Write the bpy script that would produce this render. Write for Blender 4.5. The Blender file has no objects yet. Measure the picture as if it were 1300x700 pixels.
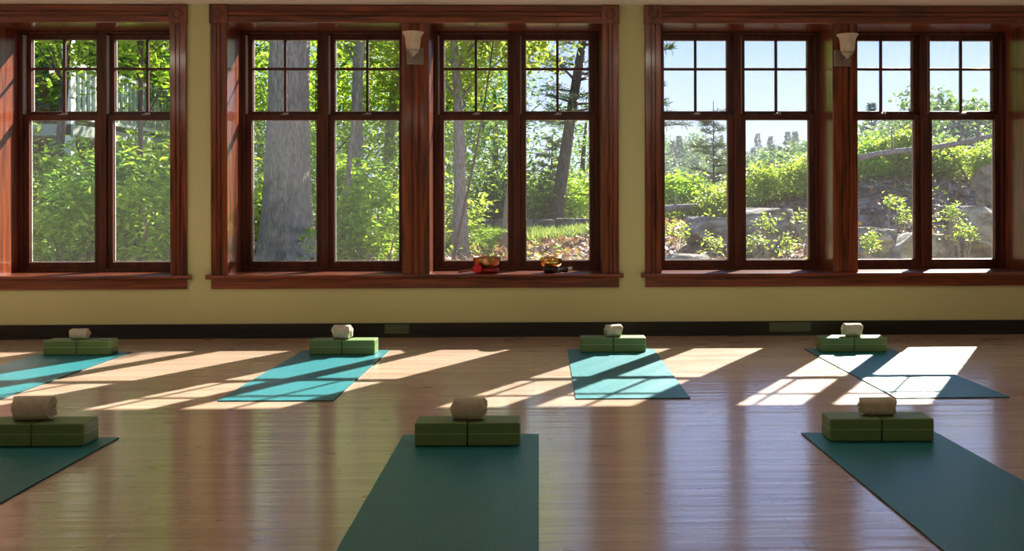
import bpy, bmesh, math, random
import numpy as np
from mathutils import Vector, Matrix
R = math.radians
C = bpy.context.scene.collection
SKY, SUN, FILL = 1.15, 16.0, 13.0
RNG = np.random.default_rng(7)
random.seed(7)
CAM_Y, CAM_H, FPX = -8.0735, 1.08, 1290.0
PX0, PY0, YAW, ROLL = 707.2847, 254.5667, 0.0233, 0.0025

def at(u, v, Y):
    """the place seen at photo point (u, v) that lies at depth Y"""
    v = v + ROLL*(u-650)
    a = (u-PX0)/FPX; b = (PY0-v)/FPX; c, s = math.cos(YAW), math.sin(YAW)
    X = a*c+s; Yd = -a*s+c; t = (Y-CAM_Y)/Yd
    return (X*t, Y, CAM_H+b*t)

# ------------------------------------------------------------------ materials
def mat(name):
    m = bpy.data.materials.new(name); m.use_nodes = True
    nt = m.node_tree; nt.nodes.clear()
    out = nt.nodes.new('ShaderNodeOutputMaterial')
    return m, nt, out
def N(nt, t, **kw):
    n = nt.nodes.new(t)
    for k, v in kw.items():
        if k in n.inputs.keys(): n.inputs[k].default_value = v
        else: setattr(n, k, v)
    return n
def ramp(nt, fac, stops):
    r = nt.nodes.new('ShaderNodeValToRGB'); e = r.color_ramp.elements
    while len(e) < len(stops): e.new(.5)
    for i, (p, c) in enumerate(stops):
        e[i].position = p; e[i].color = (c[0], c[1], c[2], 1)
    nt.links.new(fac, r.inputs[0]); return r.outputs[0]
def coords(nt, scale=(1, 1, 1), kind='Object'):
    tc = nt.nodes.new('ShaderNodeTexCoord'); mp = nt.nodes.new('ShaderNodeMapping')
    mp.inputs['Scale'].default_value = scale
    nt.links.new(tc.outputs[kind], mp.inputs[0]); return mp.outputs[0]
def noise(nt, vec, scale, detail=3, dist=0):
    n = N(nt, 'ShaderNodeTexNoise', Scale=scale, Detail=detail, Distortion=dist)
    nt.links.new(vec, n.inputs['Vector']); return n.outputs['Fac']
def bump(nt, h, strength, dist=.01):
    b = N(nt, 'ShaderNodeBump', Strength=strength, Distance=dist)
    nt.links.new(h, b.inputs['Height']); return b.outputs[0]
def princ(nt, out, **kw):
    p = N(nt, 'ShaderNodeBsdfPrincipled', **kw); nt.links.new(p.outputs[0], out.inputs[0]); return p
def simple(name, col, rough=.6, var=.12, scale=30, bmp=0, metal=0, coat=0, spec=.5):
    m, nt, out = mat(name); p = princ(nt, out, Roughness=rough, Metallic=metal)
    p.inputs['Coat Weight'].default_value = coat; p.inputs['Specular IOR Level'].default_value = spec
    v = coords(nt); f = noise(nt, v, scale)
    c = ramp(nt, f, [(.3, [x*(1-var) for x in col]), (.7, [min(1, x*(1+var)) for x in col])])
    nt.links.new(c, p.inputs['Base Color'])
    if bmp: nt.links.new(bump(nt, f, bmp, .004), p.inputs['Normal'])
    return m
def wood(name, axis, dark, light, rough=.28, coat=.5):
    m, nt, out = mat(name); p = princ(nt, out, Roughness=rough)
    p.inputs['Coat Weight'].default_value = coat; p.inputs['Coat Roughness'].default_value = .12
    sc = [26, 26, 26]; sc[axis] = 1.3
    v = coords(nt, sc); n1 = noise(nt, v, 1.0, 5, 1.2)
    sc2 = [150, 150, 150]; sc2[axis] = 4
    n2 = noise(nt, coords(nt, sc2), 1.0, 2)
    mx = N(nt, 'ShaderNodeMath', operation='MULTIPLY_ADD'); mx.inputs[1].default_value = .35
    nt.links.new(n2, mx.inputs[0]); nt.links.new(n1, mx.inputs[2])
    c = ramp(nt, mx.outputs[0], [(.5, dark), (.66, [(a+b)/2 for a, b in zip(dark, light)]), (.85, light)])
    nt.links.new(c, p.inputs['Base Color'])
    nt.links.new(bump(nt, mx.outputs[0], .08, .003), p.inputs['Normal'])
    return m
M = {}
WD, WL = (.050, .012, .006), (.27, .062, .022)
for i, a in enumerate('xyz'): M['wood_'+a] = wood('stained_fir_'+a, i, WD, WL)
M['sash'] = wood('dark_stained_sash', 2, (.030, .008, .005), (.12, .030, .015), .4, .12)

def floor_mat():
    m, nt, out = mat('maple_floor'); p = princ(nt, out, Roughness=.24)
    v = coords(nt)
    br = N(nt, 'ShaderNodeTexBrick', Scale=1.0)
    br.inputs['Brick Width'].default_value = 1.35; br.inputs['Row Height'].default_value = .0825
    br.inputs['Mortar Size'].default_value = .0011; br.inputs['Mortar Smooth'].default_value = .3
    br.offset = .37; br.offset_frequency = 3
    br.inputs['Color1'].default_value = (0, 0, 0, 1); br.inputs['Color2'].default_value = (1, 1, 1, 1); br.inputs['Mortar'].default_value = (.5, .5, .5, 1)
    nt.links.new(v, br.inputs['Vector'])
    plank = ramp(nt, br.outputs['Color'], [(0, (.66, .465, .345)), (.5, (.73, .53, .40)), (1, (.79, .59, .46))])
    g = noise(nt, coords(nt, (2.2, 60, 1)), 1.0, 5, .6)
    gc = ramp(nt, g, [(.3, (.80, .74, .68)), (.55, (1, 1, 1)), (.8, (.93, .90, .86))])
    mx = N(nt, 'ShaderNodeMix', data_type='RGBA', blend_type='MULTIPLY'); mx.inputs[0].default_value = 1
    nt.links.new(plank, mx.inputs[6]); nt.links.new(gc, mx.inputs[7])
    mo = N(nt, 'ShaderNodeMix', data_type='RGBA'); mo.inputs[7].default_value = (.20, .10, .05, 1)
    nt.links.new(br.outputs['Fac'], mo.inputs[0]); nt.links.new(mx.outputs[2], mo.inputs[6])
    nt.links.new(mo.outputs[2], p.inputs['Base Color'])
    # finish: boards slightly crowned, scuffs in the varnish
    w = noise(nt, coords(nt, (.7, 16, 1)), 1.0, 2)
    b1 = bump(nt, w, .16, .02)
    b2 = N(nt, 'ShaderNodeBump', Strength=.25, Distance=.002, invert=True)
    nt.links.new(br.outputs['Fac'], b2.inputs['Height']); nt.links.new(b1, b2.inputs['Normal'])
    nt.links.new(b2.outputs[0], p.inputs['Normal'])
    rr = ramp(nt, noise(nt, coords(nt, (3, 9, 1)), 1.0, 4), [(.3, (.26,)*3), (.7, (.36,)*3)])
    nt.links.new(rr, p.inputs['Roughness'])
    p.inputs['Specular IOR Level'].default_value = 1.0
    p.inputs['Coat Weight'].default_value = 1; p.inputs['Coat Roughness'].default_value = .15; p.inputs['Coat IOR'].default_value = 1.7
    nt.links.new(b2.outputs[0], p.inputs['Coat Normal'])
    return m
M['floor'] = floor_mat()
M['wall'] = simple('olive_wall_paint', (.60, .61, .325), .7, .03, 120, .05)
M['wall_plain'] = simple('cream_wall_paint', (.62, .57, .42), .7, .03, 90)
M['ceiling'] = simple('ceiling_paint', (.78, .72, .66), .8, .02, 60)
M['black'] = simple('black_baseboard_paint', (.005, .004, .005), .45, .2, 30, 0, 0, .05)
M['plate'] = simple('dark_plate', (.085, .11, .07), .45, .1, 60)
M['mat'] = simple('teal_foam', (.008, .185, .215), .38, .32, 150, .35, 0, 0, .8)
M['mat_edge'] = simple('dark_foam_edge', (.02, .06, .06), .8, .1, 200)
M['block'] = simple('green_foam', (.155, .25, .085), .5, .06, 220, .08)
M['seam'] = simple('pale_foam_seam', (.50, .60, .36), .7, .05, 100)
def towel_mat():
    m, nt, out = mat('cotton_terry'); p = princ(nt, out, Roughness=.95)
    p.inputs['Sheen Weight'].default_value = .3
    v = coords(nt); f = noise(nt, v, 420, 3); g = noise(nt, v, 26, 3)
    nt.links.new(ramp(nt, g, [(.3, (.52, .46, .35)), (.7, (.66, .60, .48))]), p.inputs['Base Color'])
    b1 = bump(nt, f, .5, .003); b2 = N(nt, 'ShaderNodeBump', Strength=.5, Distance=.01)
    nt.links.new(g, b2.inputs['Height']); nt.links.new(b1, b2.inputs['Normal']); nt.links.new(b2.outputs[0], p.inputs['Normal'])
    return m
M['towel'] = towel_mat()
M['nickel'] = simple('brushed_nickel', (.40, .37, .33), .38, .08, 60, 0, 1)
M['locks'] = simple('sash_lock_metal', (.55, .50, .42), .4, .08, 60, 0, 1)
M['track'] = simple('pale_jamb_track', (.42, .36, .31), .5, .05, 60)
M['white_bead'] = simple('white_glazing_bead', (.85, .83, .80), .5, .03, 60)
M['brass'] = simple('polished_brass', (.80, .52, .17), .2, .12, 25, .05, 1)
M['bronze'] = simple('hammered_bronze', (.42, .24, .10), .3, .3, 60, .3, 1)
M['red'] = simple('red_felt', (.62, .02, .03), .85, .15, 200, .2)
M['red_silk'] = simple('red_brocade', (.45, .03, .03), .5, .35, 90, .2)
M['black_silk'] = simple('dark_brocade', (.03, .025, .02), .5, .4, 90, .2)
M['mallet'] = simple('mallet_wood', (.22, .09, .04), .5, .2, 50)
M['white_felt'] = simple('white_felt', (.8, .78, .72), .9, .05, 100)
def glass_mat(name, tint, spec):
    m, nt, out = mat(name)
    t = N(nt, 'ShaderNodeBsdfTransparent'); t.inputs[0].default_value = (*tint, 1)
    g = N(nt, 'ShaderNodeBsdfGlossy'); g.inputs['Roughness'].default_value = .02
    # Schlick reflectance of the two faces of a pane, the same from inside and outside
    ge = nt.nodes.new('ShaderNodeNewGeometry'); dt = N(nt, 'ShaderNodeVectorMath', operation='DOT_PRODUCT')
    nt.links.new(ge.outputs['Incoming'], dt.inputs[0]); nt.links.new(ge.outputs['Normal'], dt.inputs[1])
    ab = N(nt, 'ShaderNodeMath', operation='ABSOLUTE'); nt.links.new(dt.outputs['Value'], ab.inputs[0])
    iv = N(nt, 'ShaderNodeMath', operation='SUBTRACT'); iv.inputs[0].default_value = 1; nt.links.new(ab.outputs[0], iv.inputs[1])
    pw = N(nt, 'ShaderNodeMath', operation='POWER'); pw.inputs[1].default_value = 5; nt.links.new(iv.outputs[0], pw.inputs[0])
    ml = N(nt, 'ShaderNodeMath', operation='MULTIPLY_ADD', use_clamp=True); ml.inputs[1].default_value = .9*spec; ml.inputs[2].default_value = .07*spec
    nt.links.new(pw.outputs[0], ml.inputs[0])
    mx = N(nt, 'ShaderNodeMixShader'); nt.links.new(ml.outputs[0], mx.inputs[0])
    nt.links.new(t.outputs[0], mx.inputs[1]); nt.links.new(g.outputs[0], mx.inputs[2]); nt.links.new(mx.outputs[0], out.inputs[0])
    return m
M['glass'] = glass_mat('window_glass', (.95, .965, .96), 1.0)
def screen_mat():
    m, nt, out = mat('insect_mesh')
    t = N(nt, 'ShaderNodeBsdfTransparent'); d = N(nt, 'ShaderNodeBsdfDiffuse'); d.inputs[0].default_value = (.38, .38, .38, 1)
    tl = N(nt, 'ShaderNodeBsdfTranslucent'); tl.inputs[0].default_value = (.30, .30, .30, 1)
    a = N(nt, 'ShaderNodeAddShader'); nt.links.new(d.outputs[0], a.inputs[0]); nt.links.new(tl.outputs[0], a.inputs[1])
    mx = N(nt, 'ShaderNodeMixShader'); mx.inputs[0].default_value = .04
    nt.links.new(t.outputs[0], mx.inputs[1]); nt.links.new(a.outputs[0], mx.inputs[2]); nt.links.new(mx.outputs[0], out.inputs[0])
    return m
M['screen'] = screen_mat()
def shade_mat():
    m, nt, out = mat('alabaster_glass'); p = N(nt, 'ShaderNodeBsdfPrincipled', Roughness=.35)
    v = coords(nt); g = noise(nt, v, 14, 4, 1)
    c = ramp(nt, g, [(.3, (.80, .70, .57)), (.7, (.93, .88, .78))]); nt.links.new(c, p.inputs['Base Color'])
    t = N(nt, 'ShaderNodeBsdfTranslucent'); nt.links.new(c, t.inputs[0])
    mx = N(nt, 'ShaderNodeMixShader'); mx.inputs[0].default_value = .4
    nt.links.new(p.outputs[0], mx.inputs[1]); nt.links.new(t.outputs[0], mx.inputs[2]); nt.links.new(mx.outputs[0], out.inputs[0])
    return m
M['shade'] = shade_mat()
def leaf_mat(name, a, b, trans=.5, gloss=.25):
    m, nt, out = mat(name)
    geo = nt.nodes.new('ShaderNodeNewGeometry')
    c = ramp(nt, geo.outputs['Random Per Island'], [(0, a), (.6, [(x+y)/2 for x, y in zip(a, b)]), (1, b)])
    p = N(nt, 'ShaderNodeBsdfPrincipled', Roughness=.45); p.inputs['Specular IOR Level'].default_value = gloss
    nt.links.new(c, p.inputs['Base Color'])
    t = N(nt, 'ShaderNodeBsdfTranslucent')
    hs = N(nt, 'ShaderNodeMix', data_type='RGBA', blend_type='MULTIPLY'); hs.inputs[0].default_value = 1
    hs.inputs[7].default_value = (1.5, 1.5, .8, 1); nt.links.new(c, hs.inputs[6]); nt.links.new(hs.outputs[2], t.inputs[0])
    mx = N(nt, 'ShaderNodeMixShader'); mx.inputs[0].default_value = trans
    nt.links.new(p.outputs[0], mx.inputs[1]); nt.links.new(t.outputs[0], mx.inputs[2]); nt.links.new(mx.outputs[0], out.inputs[0])
    return m
M['leaf_mid'] = leaf_mat('leaves_mid', (.08, .19, .035), (.27, .41, .09))
M['leaf_bright'] = leaf_mat('leaves_bright', (.16, .32, .03), (.42, .52, .08))
M['leaf_yellow'] = leaf_mat('leaves_yellow', (.19, .31, .055), (.44, .47, .12))
M['leaf_dark'] = leaf_mat('leaves_dark', (.03, .09, .02), (.10, .20, .05), .35)
M['needle'] = leaf_mat('pine_needles', (.05, .09, .05), (.13, .19, .10), .2)
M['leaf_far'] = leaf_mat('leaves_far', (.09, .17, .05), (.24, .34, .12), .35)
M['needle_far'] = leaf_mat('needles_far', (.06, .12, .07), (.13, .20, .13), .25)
M['litter'] = leaf_mat('fallen_leaves', (.15, .07, .04), (.50, .29, .21), .15, .15)
def rough_mat(name, cols, scale, bmp, rough=.95, stretch=(1, 1, 1), bd=.05):
    m, nt, out = mat(name); p = princ(nt, out, Roughness=rough); p.inputs['Specular IOR Level'].default_value = .2
    v = coords(nt, stretch); n = noise(nt, v, scale, 8, .4)
    nt.links.new(ramp(nt, n, [(.3, cols[0]), (.5, cols[1]), (.72, cols[2])]), p.inputs['Base Color'])
    nt.links.new(bump(nt, n, bmp, bd), p.inputs['Normal']); return m
M['bark'] = rough_mat('grey_bark', [(.20, .17, .145), (.33, .29, .25), (.45, .40, .35)], 16, 1, .9, (3, 3, .6), .06)
M['bark_dark'] = rough_mat('dark_bark', [(.035, .028, .022), (.09, .07, .055), (.17, .14, .11)], 9, .8, .9, (3, 3, .6), .05)
M['ground'] = rough_mat('forest_floor', [(.10, .06, .04), (.26, .17, .12), (.42, .32, .24)], 5, .8)
M['far_ground'] = rough_mat('wooded_slope', [(.04, .07, .03), (.08, .12, .05), (.14, .18, .08)], .6, .5)
M['rock'] = rough_mat('grey_granite', [(.09, .08, .065), (.21, .19, .16), (.38, .35, .31)], 5, .9, .9, (1, 1, 2.2), .08)
M['stone_wall'] = rough_mat('field_stone', [(.05, .045, .04), (.15, .13, .115), (.32, .29, .26)], 5, 1)
M['siding'] = simple('blue_grey_siding', (.33, .42, .52), .6, .04, 20)
M['white_paint'] = simple('white_exterior_paint', (.80, .82, .78), .5, .04, 20)
M['rail_paint'] = simple('pale_green_rail_paint', (.48, .55, .45), .5, .04, 20)
M['roof'] = rough_mat('roof_shingle', [(.10, .09, .085), (.2, .18, .16), (.3, .28, .26)], 12, .5)
M['eave'] = simple('green_grey_eave', (.30, .36, .30), .6, .05, 20)
M['house_glass'] = simple('dark_house_glass', (.05, .07, .09), .1, .1, 4)
M['grass'] = leaf_mat('grass_blades', (.12, .19, .06), (.30, .34, .13), .4)

# ------------------------------------------------------------------ mesh building
class MB:
    def __init__(self): self.v = []; self.f = []; self.sm = []
    def add(self, vs, fs, smooth=False):
        o = len(self.v); self.v += [tuple(x) for x in vs]; self.f += [tuple(i+o for i in f) for f in fs]; self.sm += [smooth]*len(fs); return self
    def box(self, x0, x1, y0, y1, z0, z1, mtx=None):
        vs = [Vector((x, y, z)) for z in (z0, z1) for y in (y0, y1) for x in (x0, x1)]
        if mtx: vs = [mtx @ v for v in vs]
        return self.add(vs, [(0, 2, 3, 1), (4, 5, 7, 6), (0, 1, 5, 4), (2, 6, 7, 3), (0, 4, 6, 2), (1, 3, 7, 5)])
    def tube(self, path, radii, seg=8, wob=0):
        path = [Vector(p) for p in path]; rings = []; up = Vector((.31, .17, .93))
        for i, p in enumerate(path):
            d = (path[min(i+1, len(path)-1)]-path[max(i-1, 0)]).normalized()
            a = d.cross(up)
            if a.length < .1: a = d.cross(Vector((1, 0, 0)))
            a.normalize(); b = d.cross(a)
            r = radii[i] if isinstance(radii, (list, tuple)) else radii
            rings.append([p+(a*math.cos(t)+b*math.sin(t))*r*(1+wob*random.uniform(-1, 1)) for t in [2*math.pi*k/seg for k in range(seg)]])
        vs = [v for ring in rings for v in ring]; fs = []
        for i in range(len(path)-1):
            for k in range(seg):
                k2 = (k+1) % seg; fs.append((i*seg+k, i*seg+k2, (i+1)*seg+k2, (i+1)*seg+k))
        fs.append(tuple(range(seg))[::-1]); fs.append(tuple((len(path)-1)*seg+k for k in range(seg)))
        return self.add(vs, fs, True)
    def lathe(self, prof, seg=32, centre=(0, 0, 0), axis='z'):
        vs = []
        for r, z in prof:
            for k in range(seg):
                t = 2*math.pi*k/seg; x, y = r*math.cos(t), r*math.sin(t)
                p = (x, y, z) if axis == 'z' else (z, x, y)
                vs.append((p[0]+centre[0], p[1]+centre[1], p[2]+centre[2]))
        fs = [(i*seg+k, i*seg+(k+1) % seg, (i+1)*seg+(k+1) % seg, (i+1)*seg+k) for i in range(len(prof)-1) for k in range(seg)]
        return self.add(vs, fs, True)
    def build(self, name, m, parent=None, bevel=0, recalc=True, solid=0):
        me = bpy.data.meshes.new(name); me.from_pydata(self.v, [], self.f); me.update()
        if any(self.sm): me.polygons.foreach_set('use_smooth', self.sm)
        if recalc:
            bm = bmesh.new(); bm.from_mesh(me); bmesh.ops.recalc_face_normals(bm, faces=bm.faces); bm.to_mesh(me); bm.free()
        me.materials.append(m)
        o = bpy.data.objects.new(name, me); C.objects.link(o)
        if parent: o.parent = parent
        if bevel:
            b = o.modifiers.new('bevel', 'BEVEL'); b.width = bevel; b.segments = 2; b.limit_method = 'ANGLE'; b.angle_limit = R(40)
        return o
def empty(name, loc=(0, 0, 0), rz=0):
    o = bpy.data.objects.new(name, None); C.objects.link(o); o.location = loc; o.rotation_euler = (0, 0, rz); o.empty_display_size = .1
    return o
def tag(o, label=None, cat=None, group=None, kind=None):
    if label: o['label'] = label
    if cat: o['category'] = cat
    if group: o['group'] = group
    if kind: o['kind'] = kind
    return o
def struct(o, label=None, cat=None): return tag(o, label, cat, None, 'structure')
def copy_tree(o, parent=None):
    c = o.copy(); C.objects.link(c); c.parent = parent
    for ch in list(o.children): copy_tree(ch, c)
    return c
def grid_mesh(name, arr_v, nx, ny, m, smooth=True):
    me = bpy.data.meshes.new(name)
    f = []
    for j in range(ny-1):
        for i in range(nx-1):
            a = j*nx+i; f.append((a, a+1, a+nx+1, a+nx))
    me.from_pydata([tuple(v) for v in arr_v], [], f); me.materials.append(m)
    if smooth: me.polygons.foreach_set('use_smooth', [True]*len(f))
    o = bpy.data.objects.new(name, me); C.objects.link(o); return o

# leaves: kite-shaped folded blades, made in one go with numpy
def leaf_mesh(pos, size, aspect=.45, up=.5, fold=.25, droop=None, dirs=None):
    n = len(pos); pos = np.asarray(pos, float)
    d = RNG.normal(size=(n, 3)) if dirs is None else dirs + RNG.normal(size=(n, 3))*.35
    d[:, 2] = d[:, 2]*.5 + (0 if droop is None else -droop)
    d /= np.linalg.norm(d, axis=1)[:, None]+1e-9
    nn = RNG.normal(size=(n, 3)); nn[:, 2] = np.abs(nn[:, 2])+up*2
    s = np.cross(d, nn); s /= np.linalg.norm(s, axis=1)[:, None]+1e-9
    nn = np.cross(s, d)
    L = size*(RNG.uniform(.6, 1.3, n))[:, None]; W = L*aspect
    base = pos; tip = pos+d*L; mid = pos+d*L*.45
    l = mid+s*W*.5+nn*W*fold; r = mid-s*W*.5+nn*W*fold
    V = np.stack([base, r, tip, l], 1).reshape(-1, 3)
    return V
def leaf_obj(name, V, m, parent=None):
    n = len(V)//4; me = bpy.data.meshes.new(name)
    me.vertices.add(len(V)); me.vertices.foreach_set('co', V.astype(np.float32).ravel())
    idx = np.arange(n)[:, None]*4
    tri = np.concatenate([idx+np.array([0, 1, 2]), idx+np.array([0, 2, 3])], 1).astype(np.int32).ravel()
    me.loops.add(len(tri)); me.loops.foreach_set('vertex_index', tri)
    me.polygons.add(len(tri)//3); me.polygons.foreach_set('loop_start', np.arange(0, len(tri), 3, dtype=np.int32))
    me.update(calc_edges=True); me.validate(); me.materials.append(m)
    o = bpy.data.objects.new(name, me); C.objects.link(o)
    if parent: o.parent = parent
    return o
def ellipsoid_pts(n, r, shell=.45, zmin=-1):
    p = RNG.normal(size=(n, 3)); p /= np.linalg.norm(p, axis=1)[:, None]
    p *= (shell+(1-shell)*RNG.random(n)**.6)[:, None]
    p[:, 2] = np.maximum(p[:, 2], zmin)
    return p*np.array(r)
def clustered(centres, n, spread):
    k = RNG.integers(0, len(centres), n)
    return centres[k]+RNG.normal(size=(n, 3))*spread

# ================================================================== THE ROOM
W0, W1 = .0, .50                        # front wall: room face and outside face
OPEN = [(-4.225, -2.855), (-2.407, -1.037), (-.822, .548), (1.018, 2.388), (2.589, 3.959)]
ZS, ZH, ZC = .50, 2.485, 2.632          # stool, head of openings, ceiling
XL, XR, YB = -6.2, 6.2, -11.5
fl = MB().box(XL, XR, YB, 0, -.12, 0).build('floor', M['floor']); struct(fl)
wb = MB(); xs = [XL-.2]
lin = .018
for a, b in OPEN: xs += [a-lin, b+lin]
xs.append(XR+.2)
for i in range(0, len(xs), 2): wb.box(xs[i], xs[i+1], W0, W1, -.12, ZC+.3)
for a, b in OPEN:
    wb.box(a-lin, b+lin, W0, W1, -.12, ZS-.035); wb.box(a-lin, b+lin, W0, W1, ZH+lin, ZC+.3)
struct(wb.build('wall_front', M['wall']))
struct(MB().box(XL-.2, XL, YB, 0, -.12, ZC+.3).build('wall_left', M['wall_plain']))
struct(MB().box(XR, XR+.2, YB, 0, -.12, ZC+.3).build('wall_right', M['wall_plain']))
struct(MB().box(XL-.2, XR+.2, YB-.2, YB, -.12, ZC+.3).build('wall_back', M['wall_plain']))
struct(MB().box(XL, XR, YB, 0, ZC, ZC+.2).build('ceiling', M['ceiling']))
bb = MB().box(XL, XR, -.018, -.0005, 0, .112)
bb.box(XL, XR, -.028, -.018, 0, .022)
struct(bb.build('baseboard_front', M['black'], None, .003))
for u0, u1, lb in ((488, 519, 'dark green blank plate on the black baseboard behind the second mat'), (976, 1029, 'dark green blank plate on the black baseboard left of the rightmost back mat')):
    x0, x1 = at(u0, 418, -.02)[0], at(u1, 418, -.02)[0]
    e = empty('baseboard_plate', ((x0+x1)/2, -.018, .025)); w = (x1-x0)/2
    MB().box(-w, w, -.006, 0, .005, .078).build('cover', M['plate'], e, .002)
    for q in (-w+.012, w-.012): MB().box(q-.004, q+.004, -.0075, -.006, .037, .045).build('screw', M['plate'], e)
    tag(e, lb, 'cover plate', 'baseboard plates')

# ---- casings, posts, stools (trim)
def casing_profile(mb, x0, x1, z0, z1, y=0, vertical=True):
    """a fluted board on the wall: thick board with two proud reeds"""
    t = .020
    mb.box(x0, x1, y-t, y, z0, z1)
    return mb
def fluted(name, x0, x1, z0, z1, parent, m, vertical=True, th=.024):
    w = (x1-x0) if vertical else (z1-z0)
    # profile across the width: (position 0-1, depth)
    pr = [(0, 0), (0, .8), (.04, 1), (.33, 1), (.36, .62), (.40, .62), (.43, 1), (.57, 1), (.60, .62), (.64, .62), (.67, 1), (.96, 1), (1, .8), (1, 0)]
    vs = []; 
    for end in (0, 1):
        for p, d in pr:
            if vertical: vs.append((x0+p*w, -d*th, z0 if end == 0 else z1))
            else: vs.append((x0 if end == 0 else x1, -d*th, z0+p*w))
    n = len(pr); fs = [(i, i+1, n+i+1, n+i) for i in range(n-1)]+[(n-1, 0, n, 2*n-1), tuple(range(n))[::-1], tuple(range(n, 2*n))]
    return MB().add(vs, fs).build(name, m, parent)
def corner_block(cx, z0, z1, parent):
    w = .072; o = MB().box(cx-w, cx+w, -.034, 0, z0, z1).build('corner_block', M['wood_z'], parent, .003)
    cz = (z0+z1)/2; d = MB()
    for k in range(4):           # incised lozenge with lobed sides: four curved fillets
        a = k*math.pi/2
        pts = []
        for t in range(9):
            s = t/8; ang = a+s*math.pi/2
            rr = .040*(1-.22*math.sin(s*math.pi))
            pts.append((cx+rr*math.cos(ang), -.0345, cz+rr*math.sin(ang)))
        d.tube(pts, .0032, 6)
    d.build('carved_rosette', M['sash'], o)
CW = .130
def surround(n, x0, x1, ops, left=True, right=True):
    e = empty('trim_%d' % n, ((x0+x1)/2, 0, ZS)); struct(e)
    cx = (x0+x1)/2
    inv = Matrix.Translation((-cx, 0, -ZS))
    kids = []
    def k(o): kids.append(o); return o
    if left: k(fluted('side_casing', x0-CW, x0, ZS, ZH, None, M['wood_z'])); 
    if right: k(fluted('side_casing', x1, x1+CW, ZS, ZH, None, M['wood_z']))
    k(fluted('head_casing', x0-(.008 if left else 0), x1+(.008 if right else 0), ZH, ZC-.004, None, M['wood_x'], False))
    for a, b in zip(ops[:-1], ops[1:]): k(fluted('post_casing', a[1], b[0], ZS, ZH-.001, None, M['wood_z']))
    if left: corner_block(x0-CW/2, ZH-.004, ZC-.002, None); kids.append(C.objects[-1].parent or C.objects[-1])
    if right: corner_block(x1+CW/2, ZH-.004, ZC-.002, None); kids.append(C.objects[-1].parent or C.objects[-1])
    sl, sr = (x0-CW-.035 if left else x0-.02), (x1+CW+.035 if right else x1+.02)
    # stool: rounded nosing board in front of the wall, tongues run back into each opening
    pr = [(-.001, ZS-.034), (-.040, ZS-.034), (-.052, ZS-.028), (-.058, ZS-.016), (-.052, ZS-.004), (-.044, ZS), (-.001, ZS)]
    st = MB(); m = len(pr)
    st.add([(x, y, z) for x in (sl, sr) for y, z in pr], [(i, (i+1) % m, m+(i+1) % m, m+i) for i in range(m)]+[tuple(range(m)), tuple(range(m, 2*m))[::-1]])
    for a, b in ops: st.box(a, b, -.001, .362, ZS-.034, ZS)
    k(st.build('window_stool', M['wood_x'], None))
    al, ar = (x0-CW if left else x0-.02), (x1+CW if right else x1+.02)
    k(MB().box(al, ar, -.022, 0, ZS-.034-.078, ZS-.034).build('apron', M['wood_x'], None, .003))
    for a, b in ops:
        lb = MB()
        lb.box(a-lin, a, 0, .362, ZS, ZH+lin); lb.box(b, b+lin, 0, .362, ZS, ZH+lin); 
        k(lb.build('jamb_lining', M['wood_z'], None))
        k(MB().box(a, b, 0, .362, ZH, ZH+lin).build('head_lining', M['wood_x'], None))
    for o in kids:
        o.parent = e
        o.matrix_parent_inverse = Matrix.Translation((cx, 0, ZS)).inverted()
surround(1, OPEN[0][0], OPEN[0][1], OPEN[:1])
surround(2, OPEN[1][0], OPEN[2][1], OPEN[1:3])
surround(3, OPEN[3][0], OPEN[4][1], OPEN[3:5])

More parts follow.
